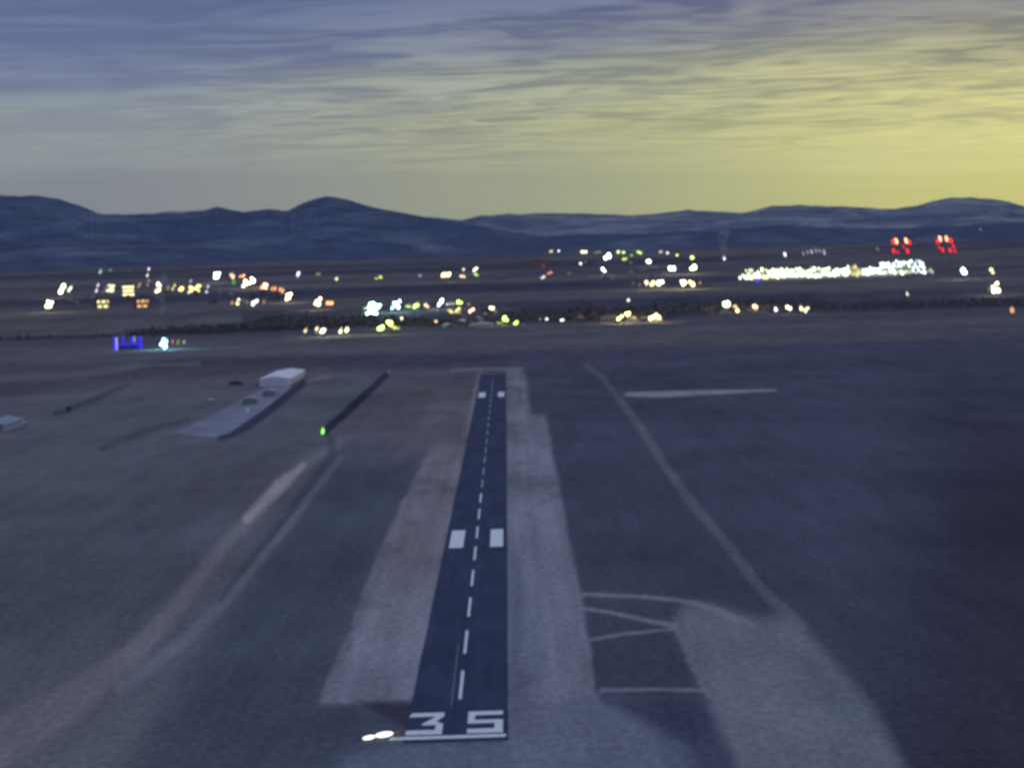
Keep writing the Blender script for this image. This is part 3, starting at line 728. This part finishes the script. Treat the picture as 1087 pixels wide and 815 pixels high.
bld_px(645, 341, 14, 4, 18, label='pale house left of the two yellow lamps', wm=wallg, rm=roofp, nwin=3)
bld_px(482, 333, 15, 3, 18, label='yellow lit hall in the middle of town', wm=wallt, win=[emat('yellow', .9)], nwin=4)
bld_px(695, 341, 16, 4, 18, label='yellow lit house on the right of the front row', wm=wallt, win=[emat('yellow', .9)], nwin=4)
bld_px(570, 281.5, 40, 1.5, 20, label='long low shed beside the red lamp on the far slope', wm=wallt, rm=roofd, nwin=6, win=[emat('orange', .12)])
hx = 797
for k in range(8):
    wd = [19, 19, 22, 22, 22, 22, 22, 21][k]
    bld_px(hx+wd/2, 297.6-(hx+wd/2-807)*.0345, wd, 7, 45, name='packing_hall', cat='hall', label=f'brightly lit long hall, {ordinal(k+1)} from the left under the lit strip',
           wm=wallg, rm=roofp, win=[emat('pgreen', .85), emat('pgreen', .5), emat('ywhite', .7), emat('cool', .75), emat('pgreen', .25)], nwin=8, winfrac=.92, door=False, group='lit halls of the long strip')
    hx += wd+.1
# unlit houses between the lamps
protos = {}
hs = random.Random(11)
def near_lamps(x0, x1, y0, y1, n, phrase, slope):
    for k in range(n):
        px = x0+(x1-x0)*(k+.2+.6*hs.random())/n; py = y0+(y1-y0)*hs.random()-slope*(px-x0)
        g = hit(px, py)
        v = hs.randrange(3)
        wm, rm = ((walld, roofd), (wallg, roofp), (wallt, roofd))[v]
        building('house', f'dim {["dark", "grey", "tan"][v]} walled house {phrase}', 'house', g, 12+8*hs.random(), 9+5*hs.random(), 3.4+2*hs.random(), hs.random()*1.6-.8, wm, rm, group=f'{["dark", "grey", "tan"][v]} unlit houses {phrase}', nwin=2, pitch=.6)
near_lamps(95, 300, 306, 326, 16, 'among the lamps of the left town', 0)
near_lamps(420, 535, 324, 344, 14, 'in the middle of town', 0)
near_lamps(580, 740, 276, 300, 12, 'among the lamps of the far slope', 0)
near_lamps(560, 700, 338, 343, 7, 'under the shelter belt right of the runway', 0)

# blue lit canopy
g = hit(137, 371); m_ = (g-Vector((0, 0, CAMH))).length/F_
t = empty('forecourt_canopy', 'forecourt canopy outlined in bright blue light', 'canopy', g, 0)
bw = 14*m_; bh = 12.5*m_
bm = bmesh.new(); box(bm, -bw, bw, -9, 9, bh-1.6, bh-.2); bm_obj('canopy_roof', bm, walld, t)
blue = emat('blue', .95); bluw = mat('blue_white_strip', (.03, .03, .1), emit=(.35, .32, 1), es=1.3); blud = emat('blue', .5)
bm = bmesh.new(); box(bm, -bw*.82, bw*.85, -9.6, -9.02, bh*.40, bh*.40+1.0); bm_obj('light_strip', bm, blue, t)
for sx, mm, w in ((-.97, blue, 1.0), (-.82, bluw, 1.1), (-.30, blue, .8), (.30, blue, .8), (.52, bluw, .7), (.95, blue, 1.3)):
    bm = bmesh.new(); z0 = 0 if abs(sx) > .7 else bh*.62
    box(bm, sx*bw-w, sx*bw+w, -9.5-.2, -8.6-.2, z0, bh+1.0+(.8 if abs(sx) < .7 else 0)); bm_obj('post', bm, mm, t)
bm = bmesh.new(); box(bm, -bw*.9, bw*.9, 4, 9, 0, bh*.35); bm_obj('kiosk', bm, walld, t)
bm = bmesh.new(); box(bm, -bw*.9, bw*.9, 3.7, 3.95, bh*.24, bh*.34); bm_obj('kiosk_window', bm, emat('blue', .4), t)
cluster('just right of the blue lit canopy', 'lamps beside the blue lit canopy', [
 (174.4, 363.5, 9, 13, 'cyanb', 3.0), (183.4, 364, 4, 7, 'orange', .7), (189.3, 363, 4, 8, 'ygreen', .4), (196, 363, 5, 7, 'violet', .5)], mast=2.5)
# green beacon at the near end of the dark hedge strip
lamp(342.5, 456.5, 5.2, 8.5, 'green', 1.0, 'small bright green beacon at the near end of dark strip', None, 'green_beacon', 'beacon', 1.0)
t = empty('marker_board', 'small pale marker board at the far end of the dark strip', 'marker', flat(412.5, 396)+(0,))
bm = bmesh.new(); box(bm, -1.6, 1.6, -.1, .1, .6, 2.2); bm_obj('board', bm, whitep, t)
for sx in (-1, 1):
    bm = bmesh.new(); tube(bm, (sx*1.1, .2, 0), (sx*1.1, .2, 2.1), .08, .08); bm_obj('post', bm, metal, t)

# ------------------------------------------------------------------ mountains
def ridge(name, prof, Rc, R0_, R1_, col, snow, seed, rough=.10, nA=520, nR=70, snowcut=.55, low=260):
    pr = []
    for px, py in prof:
        d = ray(px, py); pr.append((math.atan2(d.x, d.y), d.z/math.hypot(d.x, d.y)))
    pr.sort(); pa = np.array([p[0] for p in pr]); pe = np.array([p[1] for p in pr])
    a = np.linspace(math.radians(-40), math.radians(40), nA)
    a = np.sort(np.concatenate([a, np.linspace(math.radians(-14), math.radians(14), nA)]))
    e = np.interp(a, pa, pe)
    out = np.clip((np.abs(a)-math.radians(14))/math.radians(8), 0, 1)
    e = e + (fbm(a*110, a*0+1.5, seed+50, 4)-.5)*.0016
    e = e + out*(fbm(a*12, a*0+seed, seed, 4)-.5)*.012
    ker = np.exp(-np.linspace(-2, 2, 7)**2); ker /= ker.sum()
    e = np.convolve(np.pad(e, 3, mode='edge'), ker, mode='valid')
    t = np.linspace(0, 1, nR)
    rr = R0_+(R1_-R0_)*t
    A2, R2 = np.meshgrid(a, rr)
    E2 = np.tile(e, (nR, 1))
    X = R2*np.sin(A2); Y = R2*np.cos(A2)
    foot = terr(X, Y)-6
    crest = CAMH+E2*Rc
    tc = (R2-R0_)/(Rc-R0_); tb = (R1_-R2)/(R1_-Rc)
    shp = np.where(R2 < Rc, np.clip(tc, 0, 1)**1.25, np.clip(tb, 0, 1)**.8)
    n = fbm(X/1500., Y/1500., seed, 6, True)-.55
    n2 = fbm(A2*60, R2/5000., seed+9, 4, True)-.5
    edgef = np.clip(1-abs(R2-Rc)/(Rc-R0_), 0, 1)
    Z = foot + np.maximum(crest-foot, 5)*shp*(1 + (n*rough*4+n2*rough*3)*(1-edgef**3)*.9) + (n*rough)*(crest-foot)*.18*edgef
    vs = np.stack([X, Y, Z], -1).reshape(-1, 3)
    nA_ = len(a); ii = np.arange(nA_*nR).reshape(nR, nA_)
    f = np.stack([ii[:-1, :-1], ii[:-1, 1:], ii[1:, 1:], ii[1:, :-1]], -1).reshape(-1, 4)
    me = bpy.data.meshes.new(name); me.from_pydata(vs.tolist(), [], f.tolist()); me.update()
    me.polygons.foreach_set('use_smooth', [True]*len(me.polygons))
    m, nt, b = new_mat(name+'_slopes')
    geo = nt.nodes.new('ShaderNodeNewGeometry')
    mp = nt.nodes.new('ShaderNodeMapping'); mp.inputs['Scale'].default_value = (1/620., 1/1500., 1/90.); mp.inputs['Rotation'].default_value = (0.0, .12, 0)
    nt.links.new(geo.outputs['Position'], mp.inputs['Vector'])
    nz = nt.nodes.new('ShaderNodeTexNoise'); nz.inputs['Scale'].default_value = 1.0; nz.inputs['Detail'].default_value = 6; nz.inputs['Roughness'].default_value = .6; nz.inputs['Distortion'].default_value = .8
    nt.links.new(mp.outputs['Vector'], nz.inputs['Vector'])
    r = nt.nodes.new('ShaderNodeValToRGB'); r.color_ramp.elements[0].position = snowcut-.10; r.color_ramp.elements[1].position = snowcut+.15
    r.color_ramp.elements[0].color = tuple(col)+(1,); r.color_ramp.elements[1].color = tuple(snow)+(1,)
    nt.links.new(nz.outputs['Fac'], r.inputs['Fac'])
    nz2 = nt.nodes.new('ShaderNodeTexNoise'); nz2.inputs['Scale'].default_value = 1/160.; nz2.inputs['Detail'].default_value = 5
    nt.links.new(geo.outputs['Position'], nz2.inputs['Vector'])
    q = nt.nodes.new('ShaderNodeMapRange'); q.inputs['From Min'].default_value = .3; q.inputs['From Max'].default_value = .7; q.inputs['To Min'].default_value = .8; q.inputs['To Max'].default_value = 1.2
    nt.links.new(nz2.outputs['Fac'], q.inputs['Value'])
    vmn = nt.nodes.new('ShaderNodeVectorMath'); vmn.operation = 'SCALE'
    nt.links.new(r.outputs['Color'], vmn.inputs[0]); nt.links.new(q.outputs['Result'], vmn.inputs['Scale'])
    nt.links.new(vmn.outputs['Vector'], b.inputs['Base Color']); b.inputs['Roughness'].default_value = 1; b.inputs['Specular IOR Level'].default_value = 0
    me.materials.append(m)
    o = bpy.data.objects.new(name, me); COL.objects.link(o); return struct(o)
def mc(r, g, b_): return tuple(np.array(srgb(r, g, b_))*ALB*1.05)
ridge('far_mountains', [(-500, 215), (-100, 220), (100, 228), (165, 227), (190, 225), (215, 223), (232, 220), (245, 223), (260, 225), (285, 222), (300, 224), (400, 226), (470, 232), (490, 234), (510, 229), (540, 227), (580, 226), (620, 227), (650, 228), (670, 229), (700, 226), (730, 222.5), (760, 224), (790, 226), (805, 222), (820, 218), (850, 218), (880, 219), (920, 221), (950, 222), (970, 219), (990, 213), (1010, 209), (1030, 209), (1050, 211), (1070, 214), (1087, 219), (1200, 226), (1600, 215)],
      20000, 14500, 26000, mc(59, 69, 95), mc(92, 100, 122), 101, .09, snowcut=.51)  # distance haze is put into these paler slope and snow colours
ridge('near_mountains', [(-500, 200), (-60, 206), (0, 207), (40, 208), (62, 211), (85, 219), (105, 227), (130, 229), (165, 229), (190, 226.5), (215, 224), (232, 220.5), (245, 224), (260, 226), (272, 224), (285, 222.5), (300, 227), (320, 217), (345, 209), (365, 212), (385, 217), (405, 222), (430, 226), (460, 231), (490, 236), (530, 244), (580, 252), (620, 258), (700, 262), (1100, 250), (1600, 240)],
      13500, 10400, 17500, mc(49, 60, 90), mc(68, 79, 107), 202, .16, snowcut=.56)
ridge('foothills', [(-500, 276), (0, 262), (60, 254), (120, 258), (200, 262), (300, 268), (420, 266), (480, 262), (540, 254), (600, 249), (680, 247), (760, 243), (830, 239), (900, 242), (960, 243), (1087, 236), (1600, 230)],
      11200, 9300, 14000, mc(50, 60, 88), mc(76, 84, 106), 303, .07, snowcut=.60)

# ------------------------------------------------------------------ steam plumes
def plume(px, py, wpx, hpx, dens, label):
    g = hit(px, py); m_ = (g-Vector((0, 0, CAMH))).length/F_
    bm = bmesh.new(); n = 7
    for k in range(n):
        z = hpx*m_*(k+.5)/n; r_ = wpx*m_/2*(.45+.6*k/n)
        ellips(bm, (math.sin(k*1.3)*r_*.3, 0, z), r_, r_, hpx*m_/n*1.15, 0, 14, 10)
    me = bpy.data.meshes.new('steam_plume'); bm.to_mesh(me); bm.free()
    o = bpy.data.objects.new('steam_plume', me); COL.objects.link(o); o.location = g
    tag(o, label, 'steam')
    rm = o.modifiers.new('merge', 'REMESH'); rm.mode = 'VOXEL'; rm.voxel_size = wpx*m_/14
    m = bpy.data.materials.new('steam'); m.use_nodes = True; nt = m.node_tree; nt.nodes.clear()
    out = nt.nodes.new('ShaderNodeOutputMaterial'); v = nt.nodes.new('ShaderNodeVolumePrincipled')
    v.inputs['Color'].default_value = (.9, .92, 1, 1)
    nz = nt.nodes.new('ShaderNodeTexNoise'); nz.inputs['Scale'].default_value = 1/(wpx*m_*.4); nz.inputs['Detail'].default_value = 3
    geo = nt.nodes.new('ShaderNodeNewGeometry'); nt.links.new(geo.outputs['Position'], nz.inputs['Vector'])
    q = nt.nodes.new('ShaderNodeMapRange'); q.inputs['From Min'].default_value = .42; q.inputs['From Max'].default_value = .7; q.inputs['To Min'].default_value = 0; q.inputs['To Max'].default_value = dens/(wpx*m_)
    nt.links.new(nz.outputs['Fac'], q.inputs['Value']); nt.links.new(q.outputs['Result'], v.inputs['Density'])
    nt.links.new(v.outputs[0], out.inputs['Volume']); me.materials.append(m)
plume(768, 276, 14, 30, .6, 'faint white steam plume rising on the far slope')
plume(172, 335, 16, 40, .5, 'thin grey smoke drifting over the left town')

# ------------------------------------------------------------------ sky and light
w = bpy.data.worlds.new('World'); S.world = w; w.use_nodes = True
nt = w.node_tree; nt.nodes.clear()
def N_(t, **k):
    n = nt.nodes.new(t)
    for a, v in k.items(): setattr(n, a, v)
    return n
def math_(op, x, y=None, clamp=False):
    n = N_('ShaderNodeMath', operation=op); n.use_clamp = clamp
    for i, v in enumerate((x, y)):
        if v is None: continue
        if isinstance(v, (int, float)): n.inputs[i].default_value = v
        else: nt.links.new(v, n.inputs[i])
    return n.outputs[0]
def ramp(fac, stops, interp='EASE'):
    n = N_('ShaderNodeValToRGB'); cr = n.color_ramp; cr.interpolation = interp
    while len(cr.elements) < len(stops): cr.elements.new(.5)
    for e, (p, c) in zip(cr.elements, stops): e.position = p; e.color = tuple(c)+(1,) if len(c) == 3 else c
    nt.links.new(fac, n.inputs['Fac']); return n.outputs['Color']
def mix(f, a, b, mode='MIX'):
    n = N_('ShaderNodeMix', data_type='RGBA', blend_type=mode); n.clamp_factor = True
    if isinstance(f, (int, float)): n.inputs['Factor'].default_value = f
    else: nt.links.new(f, n.inputs['Factor'])
    for s, v in ((6, a), (7, b)):
        if isinstance(v, tuple): n.inputs[s].default_value = v+(1,) if len(v) == 3 else v
        else: nt.links.new(v, n.inputs[s])
    return n.outputs[2]
tc = N_('ShaderNodeTexCoord'); sep = N_('ShaderNodeSeparateXYZ'); nt.links.new(tc.outputs['Generated'], sep.inputs[0])
X, Y, Z = sep.outputs
azn = math_('ARCTAN2', X, Y)
zc = math_('MAXIMUM', Z, 0.0)
# cloud sheet seen in perspective
inv = math_('DIVIDE', 1.0, math_('ADD', zc, .012))
cx = math_('MULTIPLY', X, inv); cy = math_('MULTIPLY', Y, inv)
cmb = N_('ShaderNodeCombineXYZ'); nt.links.new(cx, cmb.inputs[0]); nt.links.new(cy, cmb.inputs[1])
def cloud(scale, sx, sy, rot, detail, dist, off):
    mp = N_('ShaderNodeMapping'); mp.inputs['Scale'].default_value = (sx, sy, 1); mp.inputs['Rotation'].default_value = (0, 0, rot); mp.inputs['Location'].default_value = (off, off*.7, 0)
    nt.links.new(cmb.outputs[0], mp.inputs['Vector'])
    n = N_('ShaderNodeTexNoise'); n.inputs['Scale'].default_value = scale; n.inputs['Detail'].default_value = detail; n.inputs['Distortion'].default_value = dist; n.inputs['Roughness'].default_value = .55
    nt.links.new(mp.outputs[0], n.inputs['Vector']); return n.outputs['Fac']
big = cloud(.35, .8, 1.0, .25, 3, .5, 3.1)
rip0 = cloud(.75, .9, 1.0, .25, 3.0, 1.2, 11.7)
rip1 = cloud(1.75, .70, 1.0, .34, 2.0, 1.8, 31.7)
rip = math_('ADD', math_('MULTIPLY', rip0, .48), math_('MULTIPLY', rip1, .52))
ew = math_('ADD', zc, math_('MULTIPLY', math_('SUBTRACT', big, .5), .030))       # cloud edge wanders in height
ef = math_('DIVIDE', ew, .16)
c8 = lambda *v: srgb(*v)
def E(e): return e/.16
left = ramp(ef, [(0, c8(126, 131, 139)), (E(.035), c8(130, 136, 145)), (E(.058), c8(141, 149, 154)), (E(.074), c8(140, 150, 158)), (E(.088), c8(118, 129, 156)), (E(.11), c8(102, 116, 151)), (1, c8(84, 96, 136))])
cent = ramp(ef, [(0, c8(154, 159, 130)), (E(.03), c8(160, 165, 135)), (E(.055), c8(170, 173, 138)), (E(.08), c8(165, 169, 145)), (E(.098), c8(132, 139, 152)), (E(.118), c8(108, 116, 148)), (1, c8(84, 94, 130))])
rght = ramp(ef, [(0, c8(184, 184, 122)), (E(.022), c8(196, 195, 128)), (E(.048), c8(209, 208, 144)), (E(.073), c8(194, 192, 142)), (E(.088), c8(168, 167, 138)), (E(.103), c8(138, 139, 138)), (E(.12), c8(118, 122, 138)), (1, c8(88, 94, 118))])
f1 = N_('ShaderNodeMapRange', interpolation_type='SMOOTHSTEP'); f1.inputs['From Min'].default_value = -.20; f1.inputs['From Max'].default_value = .10; nt.links.new(azn, f1.inputs['Value'])
f2 = N_('ShaderNodeMapRange', interpolation_type='SMOOTHSTEP'); f2.inputs['From Min'].default_value = .01; f2.inputs['From Max'].default_value = .235; nt.links.new(azn, f2.inputs['Value'])
basec = mix(f2.outputs[0], mix(f1.outputs[0], left, cent), rght)
mk = N_('ShaderNodeMapRange', interpolation_type='SMOOTHSTEP'); mk.inputs['From Min'].default_value = .028; mk.inputs['From Max'].default_value = .075; nt.links.new(zc, mk.inputs['Value'])
dk = N_('ShaderNodeMapRange', interpolation_type='SMOOTHSTEP'); dk.inputs['From Min'].default_value = .48; dk.inputs['From Max'].default_value = .60; nt.links.new(rip, dk.inputs['Value'])
lt = N_('ShaderNodeMapRange', interpolation_type='SMOOTHSTEP'); lt.inputs['From Min'].default_value = .49; lt.inputs['From Max'].default_value = .405; nt.links.new(rip, lt.inputs['Value'])
azm = N_('ShaderNodeMapRange', interpolation_type='SMOOTHSTEP'); azm.inputs['From Min'].default_value = -.20; azm.inputs['From Max'].default_value = -.02; azm.inputs['To Min'].default_value = .35; nt.links.new(azn, azm.inputs['Value'])
mkk = math_('MULTIPLY', mk.outputs[0], azm.outputs[0])
dkf = math_('MULTIPLY', math_('MULTIPLY', dk.outputs[0], mkk), .85)
ltf = math_('MULTIPLY', math_('MULTIPLY', lt.outputs[0], mkk), .7)
c1 = mix(dkf, basec, mix(1.0, basec, (.62, .65, .80), 'MULTIPLY'))
c2 = mix(ltf, c1, mix(1.0, c1, (1.28, 1.25, 1.16), 'MULTIPLY'))
# higher up: plain dusk blue that lights the ground, glow side brighter
up = N_('ShaderNodeMapRange', interpolation_type='SMOOTHSTEP'); up.inputs['From Min'].default_value = .14; up.inputs['From Max'].default_value = .5; nt.links.new(Z, up.inputs['Value'])
dusk = mix(up.outputs[0], c2, (.40, .44, .62))
# away from the glow
back = N_('ShaderNodeMapRange', interpolation_type='SMOOTHSTEP'); back.inputs['From Min'].default_value = .3; back.inputs['From Max'].default_value = -.6; nt.links.new(Y, back.inputs['Value'])
dusk = mix(back.outputs[0], dusk, (.22, .25, .37))
bg1 = N_('ShaderNodeBackground'); nt.links.new(dusk, bg1.inputs['Color']); bg1.inputs['Strength'].default_value = 1.0
sk = N_('ShaderNodeTexSky'); sk.sky_type = 'NISHITA'; sk.sun_disc = False; sk.sun_elevation = math.radians(1.0); sk.sun_rotation = math.radians(24.0)
bg2 = N_('ShaderNodeBackground'); nt.links.new(sk.outputs[0], bg2.inputs['Color']); bg2.inputs['Strength'].default_value = .0015
ad = N_('ShaderNodeAddShader'); nt.links.new(bg1.outputs[0], ad.inputs[0]); nt.links.new(bg2.outputs[0], ad.inputs[1])
wo = N_('ShaderNodeOutputWorld'); nt.links.new(bg1.outputs[0], wo.inputs['Surface'])
wo2 = wo
nt.links.new(ad.outputs[0], wo.inputs['Surface'])

sun = bpy.data.lights.new('dusk_glow', 'SUN'); sun.energy = .12; sun.angle = math.radians(14); sun.color = (1, .86, .55)
so = bpy.data.objects.new('dusk_glow', sun); COL.objects.link(so)
sd = Vector((math.sin(math.radians(24)), math.cos(math.radians(24)), math.tan(math.radians(3.0))))
so.rotation_euler = sd.to_track_quat('Z', 'Y').to_euler(); so.location = (300, 300, 400)

S.view_settings.view_transform = 'Standard'; S.view_settings.look = 'None'; S.view_settings.exposure = 0; S.view_settings.gamma = 1
S.render.engine = 'CYCLES'
S.cycles.filter_width = 2.0
S.cycles.use_denoising = True
S.cycles.max_bounces = 4; S.cycles.diffuse_bounces = 2; S.cycles.volume_bounces = 1
S.cycles.sample_clamp_indirect = 3.0
